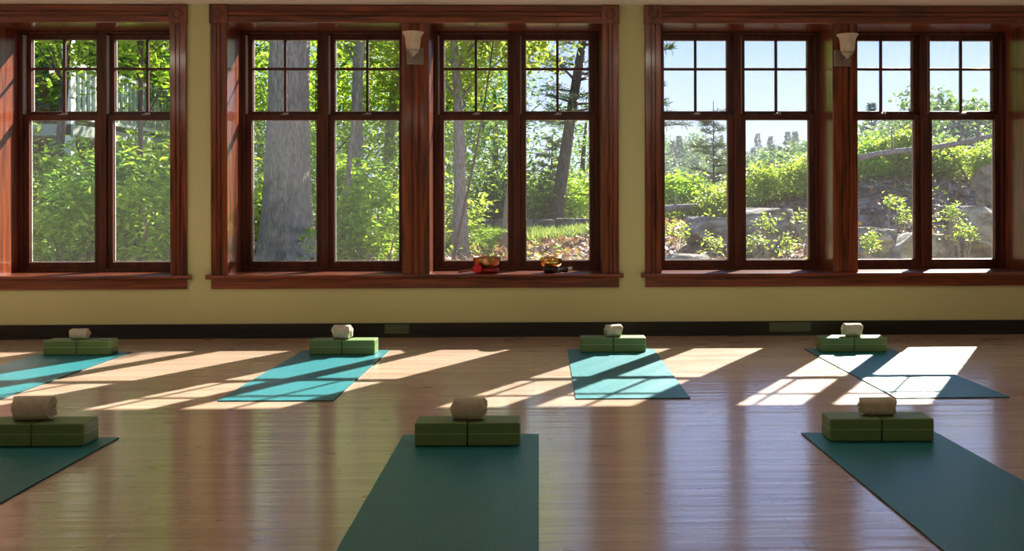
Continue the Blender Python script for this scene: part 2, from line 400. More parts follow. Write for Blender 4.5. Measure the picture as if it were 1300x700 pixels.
# ---- double-hung windows: origin at the middle of the pane, sill level
PW, ST = .533, .045                     # pane width, stile
ZLB, ZLT, ZUB, ZUT, ZM = .578, 1.750, 1.824, 2.422, 2.180
def make_window():
    e = empty('window_1', (0, .40, ZS)); h = PW/2; dz = -ZS
    def B(mb, x0, x1, y0, y1, z0, z1): mb.box(x0, x1, y0-.40, y1-.40, z0+dz, z1+dz)
    def pane(y, za, zb): return MB().add([(-h-.004, y-.40, za-.004+dz), (h+.004, y-.40, za-.004+dz), (h+.004, y-.40, zb+.004+dz), (-h-.004, y-.40, zb+.004+dz)], [(0, 1, 2, 3)])
    f = MB()                               # frame: side jambs, head, sill
    jw = .058
    B(f, -h-ST-jw/2, -h-ST+.0, .362, .49, ZS-.03, ZH+.01); B(f, h+ST, h+ST+jw/2, .362, .49, ZS-.03, ZH+.01)
    B(f, -h-ST, h+ST, .362, .49, ZUT+.044, ZH+.01); B(f, -h-ST, h+ST, .362, .49, ZS-.03, ZLB-.050)
    f.build('window_frame', M['sash'], e, .002)
    lo = MB(); y0, y1 = .385, .420
    B(lo, -h-ST, -h, y0, y1, ZLB-.05, ZLT+.044); B(lo, h, h+ST, y0, y1, ZLB-.05, ZLT+.044)
    B(lo, -h, h, y0, y1, ZLB-.05, ZLB); B(lo, -h, h, y0, y1, ZLT, ZLT+.044)
    los = lo.build('lower_sash', M['sash'], e, .002)
    up = MB(); y2, y3 = .424, .458
    B(up, -h-ST, -h, y2, y3, ZUB-.040, ZUT+.044); B(up, h, h+ST, y2, y3, ZUB-.040, ZUT+.044)
    B(up, -h, h, y2, y3, ZUB-.040, ZUB); B(up, -h, h, y2, y3, ZUT, ZUT+.044)
    ups = up.build('upper_sash', M['sash'], e, .002)
    mu = MB(); B(mu, -.0105, .0105, .428, .454, ZUB, ZUT); B(mu, -h, -.0105, .428, .454, ZM-.0105, ZM+.0105); B(mu, .0105, h, .428, .454, ZM-.0105, ZM+.0105)
    mu.build('muntin', M['sash'], ups, .002)
    g = pane(.4025, ZLB, ZLT); g.build('lower_pane', M['glass'], los)
    g = pane(.4415, ZUB, ZUT); g.build('upper_pane', M['glass'], ups)
    for nm, par, ya, za, zb in (('glazing_bead', los, .4205, ZLB, ZLT), ('glazing_bead', ups, .4585, ZUB, ZUT)):
        b = MB(); t = .006
        B(b, -h-.006, -h+t, ya, ya+.008, za-.006, zb+.006); B(b, h-t, h+.006, ya, ya+.008, za-.006, zb+.006)
        B(b, -h+t, h-t, ya, ya+.008, za-.006, za+t); B(b, -h+t, h-t, ya, ya+.008, zb-t*.3, zb+.006)
        b.build(nm, M['white_bead'], par)
    sc = MB(); sc.add([(-h-.02, .078, ZLB-.03+dz), (h+.02, .078, ZLB-.03+dz), (h+.02, .078, ZLT+.05+dz), (-h-.02, .078, ZLT+.05+dz)], [(0, 1, 2, 3)])
    sc.build('insect_screen', M['screen'], e)
    tr = MB(); B(tr, -h-ST+.001, -h-ST+.009, .372, .4235, ZLT+.05, ZUT+.03)
    tr.build('balance_track', M['track'], e)
    lk = MB(); B(lk, -.030, .030, .388, .424, ZLT+.044, ZLT+.050)
    lk.lathe([(.0001, 0), (.013, 0), (.013, .008), (.006, .012), (.0001, .012)], 14, (0, .008, ZLT+.050+dz))
    B(lk, 0, .034, .398, .406, ZLT+.054, ZLT+.061)
    lk.build('sash_lock', M['locks'], los, .001)
    return e
win = make_window(); n = 0; pitch = PW+2*ST+.058
for a, b in OPEN:
    c = (a+b)/2
    for s in (-.5, .5):
        n += 1; o = win if n == 1 else copy_tree(win)
        o.name = 'window_%d' % n; o.location = (c+s*pitch, .40, ZS); struct(o)
    m = MB()
    j = PW+2*ST+.058           # frame closes the gap between lining and window frames
    for x0, x1 in ((a-lin, c-j-.0005), (c+j+.0005, b+lin)):
        if x1 > x0: m.box(x0, x1, .3625, .49, ZS-.03, ZH+lin)
    m.box(a-lin, b+lin, .3625, .49, ZH+.0105, ZH+lin+.001)
    t = m.build('trim_%d' % (4+OPEN.index((a, b))), M['sash']); struct(t)
    ex = MB().box(a-lin, b+lin, .49, .60, ZS-.07, ZS-.032).build('trim_%d' % (14+OPEN.index((a, b))), M['white_paint']); struct(ex)

# ---- wall sconces
def make_sconce():
    e = empty('wall_sconce')
    MB().box(-.066, .066, -.014, 0, -.066, .066).build('backplate', M['nickel'], e, .003)
    a = MB().tube([(0, -.012, -.005), (0, -.06, -.020), (0, -.115, -.018), (0, -.14, .004), (0, -.14, .02)], .008, 10)
    a.build('arm', M['nickel'], e)
    MB().lathe([(.0001, -.022), (.010, -.022), (.014, -.008), (.028, .004), (.044, .018), (.046, .028), (.0001, .028)], 32, (0, -.14, 0)).build('cup', M['nickel'], e)
    prof = [(.030, .024), (.044, .028), (.054, .050), (.058, .085), (.060, .115), (.067, .142), (.083, .163), (.085, .168), (.080, .167), (.063, .146), (.055, .115), (.052, .085), (.048, .050), (.030, .032)]
    MB().lathe(prof, 40, (0, -.14, 0)).build('lamp_shade', M['shade'], e)
    return e
sc = make_sconce()
p = at(527.5, 71.5, -.024); sc.location = (p[0], -.024, p[2])
tag(sc, 'frosted bell shade sconce on the post of the middle windows', 'wall light', 'wall sconces')
s2 = copy_tree(sc); p = at(1069.5, 74, -.024); s2.location = (p[0], -.024, p[2])
tag(s2, 'frosted bell shade sconce on the post of the right hand windows', 'wall light', 'wall sconces')

# ---- singing bowls on the stool of window group two
def ring_cushion(loc, r, h, m, label):
    e = MB(); prof = []
    for k in range(17):
        t = 2*math.pi*k/16; prof.append((r*.72+r*.28*math.cos(t), h/2+h/2*math.sin(t)))
    o = e.lathe(prof, 28).build('ring_cushion', m); o.location = loc
    return tag(o, label, 'cushion', 'ring cushions under the bowls')
def bowl(loc, prof, m, label):
    o = MB().lathe(prof, 40).build('singing_bowl', m); o.location = loc
    return tag(o, label, 'bowl', 'singing bowls')
YS = .10
pa = at(618, 345, YS); xa = pa[0]
ring_cushion((xa+.01, YS, ZS), .088, .042, M['red_silk'], 'red patterned ring cushion under the dark bronze singing bowl')
bowl((xa, YS, ZS+.032), [(.0001, .0), (.05, .002), (.088, .016), (.104, .045), (.110, .085), (.112, .096), (.107, .096), (.104, .085), (.098, .048), (.082, .022), (.0001, .008)], M['bronze'], 'dark bronze singing bowl on a red ring cushion')
e = empty('bowl_mallet', (at(606, 340, YS-.09)[0], 0, ZS))
MB().lathe([(.0001, -.016), (.016, -.016), (.033, -.010), (.038, 0), (.033, .010), (.016, .016), (.0001, .016)], 28, (0, -.012, .039)).build('felt_head', M['red'], e).rotation_euler = (0, 0, 0)
e.children[0].data.transform(Matrix.Translation((0, 0, .039)) @ Matrix.Rotation(R(88), 4, 'X') @ Matrix.Translation((0, .012, -.039)))
MB().tube([(.0, .010, .030), (-.06, .018, .028), (-.12, .026, .018), (-.15, .03, .012)], [.008, .008, .009, .010], 10).build('handle', M['mallet'], e)
e.location = (at(606, 340, 0)[0], -.012, ZS)
tag(e, 'red padded mallet lying in front of the dark bronze bowl', 'mallet', 'bowl mallets')
pb = at(699.5, 345, YS); xb = pb[0]
ring_cushion((xb, YS, ZS), .066, .050, M['black_silk'], 'dark ring cushion under the golden brass singing bowl')
bowl((xb, YS, ZS+.040), [(.0001, .0), (.045, .002), (.078, .018), (.092, .044), (.088, .072), (.078, .088), (.074, .088), (.084, .070), (.087, .045), (.074, .022), (.0001, .008)], M['brass'], 'golden brass singing bowl on a dark ring cushion')
e = empty('bowl_mallet', (at(720, 343, .0)[0]-.02, .01, ZS))
MB().tube([(-.055, -.035, .012), (-.03, 0, .022), (.0, .012, .026), (.02, .02, .028)], [.010, .014, .022, .021], 12).build('striker_handle', M['black_silk'], e)
MB().tube([(.018, .02, .028), (.045, .028, .034), (.06, .032, .036)], [.017, .017, .014], 12).build('felt_tip', M['white_felt'], e)
tag(e, 'dark mallet with white felt tip beside the golden brass bowl', 'mallet', 'bowl mallets')

# ---- yoga mats, blocks and towels
MW, ML, MT = .622, 1.83, .006
def make_mat():
    nx, ny = 14, 40; b = MB()
    def z(i, j): return MT
    top = [(-MW/2+MW*i/nx, -ML*j/ny, MT+.0006*math.sin(i*1.7+j*.9)) for j in range(ny+1) for i in range(nx+1)]
    bot = [(x, y, 0) for x, y, _ in top]
    n = (nx+1)*(ny+1); fs = []
    for j in range(ny):
        for i in range(nx):
            a = j*(nx+1)+i; fs.append((a, a+nx+1, a+nx+2, a+1)); fs.append((n+a, n+a+1, n+a+nx+2, n+a+nx+1))
    ring = [i for i in range(nx+1)]+[j*(nx+1)+nx for j in range(1, ny+1)]+[ny*(nx+1)+i for i in range(nx-1, -1, -1)]+[j*(nx+1) for j in range(ny-1, 0, -1)]
    b.add(top+bot, fs)
    for q in range(len(ring)):
        a, c = ring[q], ring[(q+1) % len(ring)]; b.f.append((a, c, n+c, n+a)); b.sm.append(False)
    o = b.build('yoga_mat', M['mat']); o.data.materials.append(M['mat_edge'])
    for p in o.data.polygons[len(fs):]: p.material_index = 1
    return o
BW, BD, BH = .2285, .152, .101
def make_block():
    e = empty('yoga_block')
    MB().box(-BW/2, BW/2, 0, BD, 0, BH/2-.0007).box(-BW/2, BW/2, 0, BD, BH/2+.0007, BH)
    bm = bmesh.new(); bmesh.ops.create_cube(bm, size=1)
    bmesh.ops.scale(bm, vec=(BW, BD, BH), verts=bm.verts); bmesh.ops.translate(bm, vec=(0, BD/2, BH/2), verts=bm.verts)
    bmesh.ops.bevel(bm, geom=list(bm.edges), offset=.0065, segments=2, affect='EDGES', profile=.5)
    me = bpy.data.meshes.new('foam_body'); bm.to_mesh(me); bm.free(); me.materials.append(M['block'])
    o = bpy.data.objects.new('foam_body', me); C.objects.link(o); o.parent = e
    g = .0005; z0, z1 = BH*.52, BH*.52+.0022
    s = MB().box(-BW/2+.005, BW/2-.005, -g, .001, z0, z1).box(-BW/2+.005, BW/2-.005, BD-.001, BD+g, z0, z1)
    s.box(-BW/2-g, -BW/2+.001, .005, BD-.005, z0, z1).box(BW/2-.001, BW/2+g, .005, BD-.005, z0, z1)
    s.build('seam', M['seam'], e)
    return e
def make_towel(length, rad, seed, tilt=0, turns=3.6):
    """a hand towel rolled up: spiral sheet with thickness, open ends, soft irregular outline"""
    rs = random.Random(seed); nt = 110; nl = 22; th = rad/(turns+.75)*.93
    e = empty('rolled_towel')
    sec = []
    for k in range(nt+1):
        s = k/nt; a = 2*math.pi*turns*s
        r = th*.55+(rad-th*.55-th*.5)*s
        sec.append((a, r))
    b = MB(); a_off = rs.uniform(-.2, .2)+math.pi*1.46-2*math.pi*(turns % 1)
    ph = [rs.uniform(0, 6.28) for _ in range(6)]
    def pt(k, j, side):
        a, r = sec[k]; x = (j/nl-.5)*length
        endw = .004*math.sin(a*2+ph[0])+.003*math.sin(a*5+ph[1])+(.5-k/nt)*.006
        x += endw*(2*j/nl-1)
        outer = k/nt
        rr = r+side*th*.33
        rr *= 1+.018*outer*math.sin(x*70+ph[2])*math.sin(a+ph[3])+.02*math.sin(a*3+ph[4])
        z = rr*math.sin(a+a_off)
        y = rr*math.cos(a+a_off)*1.03
        end = abs(2*j/nl-1)
        if end > .88: 
            sc_ = 1-(end-.88)*.2; y *= sc_; z *= sc_
        z = max(z, -rad*.90) if z < 0 else z
        return (x, y, z+rad*.90)
    vs = []
    for side in (-1, 1):
        for k in range(nt+1):
            for j in range(nl+1): vs.append(pt(k, j, side))
    w = nl+1; n = (nt+1)*w; fs = []
    for k in range(nt):
        for j in range(nl):
            q = k*w+j; fs.append((q, q+1, q+w+1, q+w)); fs.append((n+q, n+q+w, n+q+w+1, n+q+1))
    for k in range(nt):
        q = k*w; fs.append((q, q+w, n+q+w, n+q)); q = k*w+nl; fs.append((q, n+q, n+q+w, q+w))
    for j in range(nl):
        q = j; fs.append((q, n+q, n+q+1, q+1)); q = nt*w+j; fs.append((q, q+1, n+q+1, n+q))
    b.add(vs, fs, True)
    o = b.build('terry_roll', M['towel'], e)
    # hem: stitched edge band along the free edge of the towel
    h = MB(); k0 = nt
    h.tube([Vector(pt(k0, j, 1)) for j in range(1, nl)], .0022, 6); h.build('hem', M['towel'], e)
    return e
SETS = [  # back-edge middle, mat turn (deg), block front-left x,y, block turn, towel (u centre, width px, length, radius, turn, name)
    (-3.180, -.739, -1.2, -3.422, -.905, -.8, 101, .1175, .0425, 1),
    (-1.348, -.740, -1.4, -1.568, -.960, -1.0, 434.5, .122, .0560, -9),
    (.553, -.746, -.5, .330, -.915, -1.0, 778, .118, .0480, 9),
    (2.260, -.786, .4, 2.025, -.970, -1.5, 1081, .126, .0520, 6),
    (-2.199, -3.399, -.9, -2.430, -3.574, -1.0, 43.5, .165, .0600, 4),
    (-.289, -3.400, -.3, -.522, -3.625, -1.0, 595, .146, .0550, -5),
    (1.541, -3.418, .8, 1.311, -3.603, -1.5, 1112.5, .155, .0450, 0)]
MATL = ['leftmost teal yoga mat of the back row, crossed by sunlight', 'teal yoga mat of the back row below the sconce, second from the left',
        'teal yoga mat of the back row, third from the left', 'rightmost yoga mat of the back row, bleached by the sun',
        'dark teal yoga mat cut by the left edge in the front row', 'dark teal yoga mat in the middle of the front row',
        'bluish teal yoga mat at the right of the front row']
WHERE = ['leftmost back mat', 'second back mat', 'third back mat', 'rightmost back mat', 'left front mat', 'middle front mat', 'right front mat']
mat0 = make_mat(); blk0 = make_block(); tw = []
used = [False]
for i, (mx, my, ma, bx, by, ba, tu, tl, tr, ta) in enumerate(SETS):
    m = mat0 if i == 0 else copy_tree(mat0)
    m.location = (mx, my, .0005); m.rotation_euler = (0, 0, R(ma*-1 if False else ma*-1)*-1 if False else R(-ma*-1)*-1)
    m.rotation_euler = (0, 0, R(ma))
    tag(m, MATL[i], 'yoga mat', 'yoga mats')
    ca, sa = math.cos(R(ba)), math.sin(R(ba))
    for k in (0, 1):
        b = blk0 if (i == 0 and k == 0) else copy_tree(blk0)
        d = BW/2+k*(BW+.0035)
        b.location = (bx+d*ca, by+d*sa, MT+.0016); b.rotation_euler = (0, 0, R(ba))
        tag(b, '%s of the two green foam blocks on the %s' % (('left one', 'right one')[k], WHERE[i]), 'yoga block', 'green foam yoga blocks')
    t = make_towel(tl, tr, 11+i)
    yc = by+BD*.5; px = at(tu, 400, yc)[0]
    t.location = (px, yc, MT+.0016+BH+.001); t.rotation_euler = (0, 0, R(ta))
    tag(t, 'rolled cream towel on the green blocks of the %s' % WHERE[i], 'towel', 'rolled towels')

# ================================================================== OUTDOORS
def sstep(x, a, b):
    t = np.clip((x-a)/(b-a), 0, 1); return t*t*(3-2*t)
def hnoise(x, y):
    return (np.sin(x*1.3+y*.7)+np.sin(x*2.9-y*1.9+1)*.5+np.sin(x*.5+y*2.3+2)*.6+np.sin(x*6.1+y*4.3)*.2)/2.3
def terrain(x, y):
    x = np.asarray(x, float); y = np.asarray(y, float)
    z = .22+.07*hnoise(x, y)
    bank = sstep(x, .3, 2.6)*.50+sstep(x, 2.6, 6.0)*.75
    z = z+bank*sstep(y, 4.2, 8.5)
    z = z-sstep(x, .8, 3.2)*sstep(y, 11.5, 22)*7.0 - sstep(x, .8, 3.2)*sstep(y, 20, 60)*5
    return z
def gz(x, y): return float(terrain(x, y))
xsg = np.concatenate([np.linspace(-22, -6, 24, endpoint=False), np.linspace(-6, 9, 80, endpoint=False), np.linspace(9, 34, 30)])
ysg = np.concatenate([np.linspace(.51, 14, 72, endpoint=False), np.linspace(14, 62, 50)])
gx, gy = np.meshgrid(xsg, ysg); gzv = terrain(gx, gy)
g = grid_mesh('ground', np.stack([gx.ravel(), gy.ravel(), gzv.ravel()], 1), len(xsg), len(ysg), M['ground'])
tag(g, 'leafy forest ground outside the windows', 'ground', None, 'structure')

# distant hillside
hx = np.linspace(-60, 190, 70); hy = np.linspace(58, 330, 50)
HX, HY = np.meshgrid(hx, hy)
def hill(x, y):
    x = np.asarray(x, float); y = np.asarray(y, float)
    ridge_far = 6.3+1.6*np.sin(x*.035+1.0)+.9*np.sin(x*.09)
    zf = -12+(ridge_far+12)*sstep(y, 110, 240)
    near_r = (-.5+5.6*sstep(x, 26, 47))
    zn = (near_r+12)*np.exp(-((y-120)/38.)**2)*sstep(x, 12, 36)-12
    return np.maximum(zf, zn)
hz = hill(HX, HY)
h = grid_mesh('hillside', np.stack([HX.ravel(), HY.ravel(), hz.ravel()], 1), len(hx), len(hy), M['far_ground'])
tag(h, 'wooded hillside far beyond the rocks', 'hill', None, 'structure')

# leaf litter, low plants and grass: nobody could count them
def scatter(n, x0, x1, y0, y1, fn=None):
    p = np.stack([RNG.uniform(x0, x1, n), RNG.uniform(y0, y1, n)], 1)
    if fn is not None: p = p[fn(p[:, 0], p[:, 1])]
    return p
p = scatter(22000, -4, 8, 2, 12); z = terrain(p[:, 0], p[:, 1])+RNG.uniform(.0, .05, len(p))
V = leaf_mesh(np.column_stack([p, z]), .11, .6, 1.3, .15)
tag(leaf_obj('leaf_litter', V, M['litter']), 'reddish brown fallen leaves covering the ground under the trees', 'leaf litter', None, 'stuff')
p = scatter(420, -5, 7.5, 3, 12, lambda x, y: RNG.random(len(x)) < np.where(x > 1.4, .25, .15)); z = terrain(p[:, 0], p[:, 1])+.10
cc = np.column_stack([p, z]); pts = clustered(cc, 2200, np.array([.12, .12, .05]))
tag(leaf_obj('ground_cover', leaf_mesh(pts, .07, .6, .8), M['leaf_yellow']), 'low yellow green seedlings sprouting through the fallen leaves', 'seedlings', None, 'stuff')
p = scatter(15000, -2.5, 3.0, 11.2, 14.75); z = terrain(p[:, 0], p[:, 1])
dr = RNG.normal(size=(len(p), 3))*.4; dr[:, 2] = 1.6
V = leaf_mesh(np.column_stack([p, z]), .28, .12, 0, .1, None, dr)
tag(leaf_obj('grass', V, M['grass']), 'strip of pale green grass in front of the low stone wall', 'grass', None, 'stuff')

def jag(o, amp, seed, n=3):
    pass
def rock(name, loc, size, seed, label, rz=0, cuts=4, flat=.35):
    """angular boulder: cube cut by random planes, then chipped"""
    rs = random.Random(seed); bm = bmesh.new(); bmesh.ops.create_icosphere(bm, subdivisions=4, radius=1)
    planes = []
    for _ in range(15):
        d = Vector((rs.gauss(0, 1), rs.gauss(0, 1), rs.gauss(0, .8))).normalized(); planes.append((d, rs.uniform(.55, .82)))
    planes += [(Vector((.08, .05, 1)).normalized(), .55), (Vector((0, -1, .12)).normalized(), .62), (Vector((1, 0, 0)), .8), (Vector((-1, 0, 0)), .8)]
    for v in bm.verts:
        co = v.co*1.2
        for d, k in planes:
            t = co.dot(d)
            if t > k: co -= d*(t-k)
        q = co*4+Vector((seed, seed*.3, 0))
        co += Vector((math.sin(q.y*2.1+q.z*3), math.sin(q.z*2.7+q.x), math.sin(q.x*1.9+q.y*3.3)))*.018
        co += Vector((rs.gauss(0, 1), rs.gauss(0, 1), rs.gauss(0, 1)))*.006
        v.co = Vector((co.x*size[0]/1.5, co.y*size[1]/1.5, co.z*size[2]/1.3))
    me = bpy.data.meshes.new(name); bm.to_mesh(me); bm.free(); me.materials.append(M['rock'])
    o = bpy.data.objects.new(name, me); C.objects.link(o); o.location = loc; o.rotation_euler = (0, 0, rz)
    tag(o, label, 'rock', 'rocks on the bank'); return o
def rock_px(u0, u1, v0, v1, Y, seed, label, depth=1.0):
    a = at((u0+u1)/2, (v0+v1)/2, Y); s = (Y-CAM_Y)/FPX
    rock('boulder', a, ((u1-u0)*s*1.05, depth, (v1-v0)*s*1.1), seed, label)
rock_px(872, 938, 275, 312, 6.2, 3, 'flat dark rock ledge left of the middle of the third window pair')
rock_px(938, 1012, 263, 315, 5.8, 5, 'squared grey rock with a pale slanting top behind the narrow mullion')
rock_px(1075, 1132, 288, 345, 3.6, 7, 'grey rock low in the window right of the second sconce')
rock_px(1122, 1198, 294, 350, 3.4, 9, 'pale topped grey rock standing beside the low grey rock')
rock_px(1203, 1285, 262, 345, 3.9, 12, 'large mossy rock face low in the rightmost window', 1.4)
rock_px(1248, 1292, 212, 278, 4.6, 15, 'upright rounded boulder at the right edge of the last window', 1.0)
rock_px(985, 1035, 282, 318, 6.6, 21, 'small brown rock beside the squared grey rock')
rock_px(838, 900, 322, 346, 4.6, 23, 'low pale rock at the foot of the third window pair')

# low stone wall at the back of the clearing
st = MB(); rs = random.Random(4)
for row in range(3):
    x = -4.0
    while x < 2.2:
        w = rs.uniform(.3, .6); y = 15.2+rs.uniform(-.05, .05); z0 = gz(x, 15)-.1+row*.22
        z0 = .0+row*.22
        st.box(x, x+w-.02, y, y+.4, z0, z0+.21+rs.uniform(-.01, .02), Matrix.Identity(4)); x += w
tag(st.build('stone_wall', M['stone_wall'], None, .04), 'low dry stone wall running behind the grass strip', 'stone wall')

# fallen logs
def log(u0, v0, u1, v1, Y0, Y1, r, label):
    a, b = Vector(at(u0, v0, Y0)), Vector(at(u1, v1, Y1)); e = empty('fallen_log', a)
    n = 9; pts = [a.lerp(b, k/(n-1))-a+Vector((0, 0, math.sin(k*1.1)*.02)) for k in range(n)]
    MB().tube(pts, [r*(1.1-.3*k/n) for k in range(n)], 10, .05).build('trunk', M['bark'], e)
    for k in (2, 5, 6): MB().tube([pts[k], pts[k]+Vector((random.uniform(-.1, .2), -.05, random.uniform(.2, .4)))], [.025, .008], 6).build('broken_branch', M['bark'], e)
    tag(e, label, 'log')
log(1078, 203, 1296, 168, 6.7, 7.0, .042, 'bare fallen log leaning over the bushes in the last window pair')
log(835, 268, 925, 254, 8.6, 9.2, .055, 'dark fallen log behind the yellow green undergrowth in the third window pair')
log(165, 333, 225, 298, 2.4, 3.1, .030, 'pale bare limb slanting through the shrubs in the left window')

# ---- trees
def limb(mb, a, b, r0, r1, sag=0, n=6, wig=.04, seg=7):
    a, b = Vector(a), Vector(b); L = (b-a).length
    pts = []
    for k in range(n+1):
        t = k/n; p = a.lerp(b, t); w = wig*L*math.sin(math.pi*t)
        p += Vector((random.uniform(-1, 1), random.uniform(-1, 1), random.uniform(-.5, .5)))*w*.4+Vector((0, 0, -sag*math.sin(math.pi*t)*L))
        pts.append(p)
    mb.tube(pts, [r0+(r1-r0)*k/n for k in range(n+1)], seg, .04); return pts
def shrub(x, y, r, nleaf, size, lm, label, stems=7, name='shrub', zoff=0, aspect=.45, cl=26, spread=.16, group=None, cat='bush', zb=None, up=.5):
    z = gz(x, y)-.05 if zb is None else zb
    e = empty(name, (x, y, z)); e.location = (x, y, z)
    cen = ellipsoid_pts(cl, r, .5)+np.array([0, 0, r[2]*.95+zoff]); cen[:, 2] = np.maximum(cen[:, 2], .08)
    for k in range(min(stems, cl)):
        q = cen[k]; b = MB(); limb(b, (q[0]*.12, q[1]*.12, 0), tuple(q), .014+.006*r[2], .005, -.05, 5, .05, 5); b.build('stem', M['bark'], e)
    pts = clustered(cen, nleaf, spread*np.array([1, 1, .75])*max(r)*.9)
    leaf_obj('foliage', leaf_mesh(pts, size, aspect, up), lm, e)
    tag(e, label, cat, group); return e
def tree(x, y, h, lean, r0, crown, nleaf, size, lm, bark, label, nb=9, name='tree', cl=40, fork=.45, aspect=.45, spread=.22, cat='tree', group=None, base=None, seedpts=None):
    """trunk leaning by lean=(dx,dy), crown=(cx,cy,cz,rx,ry,rz) relative to the foot"""
    z = gz(x, y)-.08 if base is None else base
    e = empty(name, (x, y, z)); b = MB(); n = 10; pts = []
    for k in range(n+1):
        t = k/n; pts.append(Vector((lean[0]*t+.03*h*math.sin(t*5+x)*.3, lean[1]*t, h*t)))
    b.tube(pts, [r0*(1.45 if k == 0 else 1.12 if k == 1 else 1-.72*k/n) for k in range(n+1)], 12, .04)
    b.build('trunk', bark, e)
    cx, cy, cz, rx, ry, rz = crown
    cen = ellipsoid_pts(cl, (rx, ry, rz), .35)+np.array([cx, cy, cz])
    for k in range(nb):
        q = cen[k]; t = min(.95, max(fork, (q[2]-.5*rz)/h)); s = pts[int(t*n)]
        bb_ = MB(); limb(bb_, s, tuple(q), r0*.30*(1.15-t), .008, -.04, 6, .06, 6)
        bb_.build('branch', bark, e)
    P = clustered(cen, nleaf, spread*np.array([rx, ry, rz*.8]))
    leaf_obj('foliage', leaf_mesh(P, size, aspect, .5), lm, e)
    tag(e, label, cat, group); return e
def tree_px(u, Y, **k):
    x = at(u, 250, Y)[0]; return tree(x, Y, **k)

# big oak: the broad trunk
ox, oy = at(362, 320, 5.6)[0], 5.6
e = empty('oak_tree', (ox, oy, gz(ox, oy)-.1)); b = MB(); seg = 40; vs = []; fs = []
prof = [(0, .46), (.12, .42), (.3, .375), (.6, .34), (1.0, .31), (1.6, .285), (2.4, .262), (3.4, .25), (4.6, .24), (6.5, .22), (9, .18), (11, .13)]
NP = 90
for k in range(NP+1):
    zz = 11*(k/NP)**1.25; r = np.interp(zz, [p[0] for p in prof], [p[1] for p in prof])
    fl_ = max(0, 1-zz/.9)
    for s in range(seg):
        a = 2*math.pi*s/seg
        rr = r*(1+.14*fl_*math.sin(a*5+1)+.035*math.sin(a*9+zz*1.3)+.02*math.sin(a*17+zz*3)+.012*random.uniform(-1, 1))
        if -1.1 > 0: pass
        vs.append((rr*math.cos(a)+.10*zz/4-.02*zz*zz/20, rr*math.sin(a), zz))
for k in range(NP):
    for s in range(seg): fs.append((k*seg+s, k*seg+(s+1) % seg, (k+1)*seg+(s+1) % seg, (k+1)*seg+s))
b.add(vs, fs, True); b.build('trunk', M['bark'], e)
for k, (dx, dy, dz, z0) in enumerate([(-2.2, -.3, 2.2, 6.5), (1.4, 1.2, 2.6, 7.2), (-.8, 1.6, 2.8, 8.4), (.4, -1.2, 2.2, 9.2)]):
    bq = MB(); limb(bq, (.1, 0, z0), (dx, dy, z0+dz), .10, .03, -.05, 7, .06, 8); bq.build('branch', M['bark'], e)
cen = ellipsoid_pts(34, (2.2, 2.2, 1.4), .3)+np.array([-.8, .4, 10.4]); leaf_obj('foliage', leaf_mesh(clustered(cen, 3500, .35), .16), M['leaf_mid'], e)
tag(e, 'massive grey tree trunk filling the left pane of the middle windows', 'tree')

# slender trees close behind the windows
tree_px(56, 5.5, h=5.0, lean=(.35, .3), r0=.075, crown=(.45, .2, 3.6, .95, .9, 1.2), nleaf=2600, size=.13, lm=M['leaf_bright'], bark=M['bark_dark'], label='slender dark forked tree in the left window', nb=12, name='young_maple')
tree_px(170, 5.2, h=4.6, lean=(.1, .3), r0=.05, crown=(.2, .3, 3.5, .75, .7, .95), nleaf=2800, size=.13, lm=M['leaf_bright'], bark=M['bark_dark'], label='leafy young tree in front of the porch rail at left', nb=9, name='young_maple')
tree_px(436, 6.0, h=4.6, lean=(.35, .2), r0=.045, crown=(.3, .6, 4.1, 1.1, .8, 1.0), nleaf=2600, size=.13, lm=M['leaf_bright'], bark=M['bark'], label='thin many stemmed tree just right of the massive trunk', nb=8, name='young_beech')
tree_px(457, 10.5, h=8.5, lean=(.1, 0), r0=.13, crown=(.2, .5, 5.6, 1.6, 1.2, 1.8), nleaf=3600, size=.17, lm=M['leaf_mid'], bark=M['bark'], label='straight grey tree behind the shrubs right of the massive trunk', nb=8, name='beech_tree')
tree_px(487, 12.5, h=8.0, lean=(.7, 0), r0=.13, crown=(.6, .3, 4.4, 1.5, 1.2, 1.9), nleaf=4200, size=.16, lm=M['leaf_yellow'], bark=M['bark'], label='leaning grey tree with yellow green leaves near the wall post', nb=8, name='beech_tree')
tree_px(588, 6.5, h=4.8, lean=(-.25, .3), r0=.11, crown=(-.05, .5, 3.75, 1.15, .9, 1.15), nleaf=5200, size=.12, lm=M['leaf_yellow'], bark=M['bark'], label='grey forked tree with yellow green leaves above the dark bronze bowl', nb=12, name='maple_tree')
tree_px(572, 3.6, h=3.6, lean=(.62, .2), r0=.018, crown=(.55, .2, 3.1, .35, .3, .4), nleaf=500, size=.10, lm=M['leaf_yellow'], bark=M['bark_dark'], label='thin dark sapling slanting across the pane above the bronze bowl', nb=4, name='sapling')
tree_px(640, 9.5, h=5.6, lean=(.3, .2), r0=.06, crown=(.35, .2, 4.3, 1.0, .8, 1.1), nleaf=3000, size=.14, lm=M['leaf_yellow'], bark=M['bark'], label='yellow leaved tree left of the pine', nb=8, name='maple_tree')

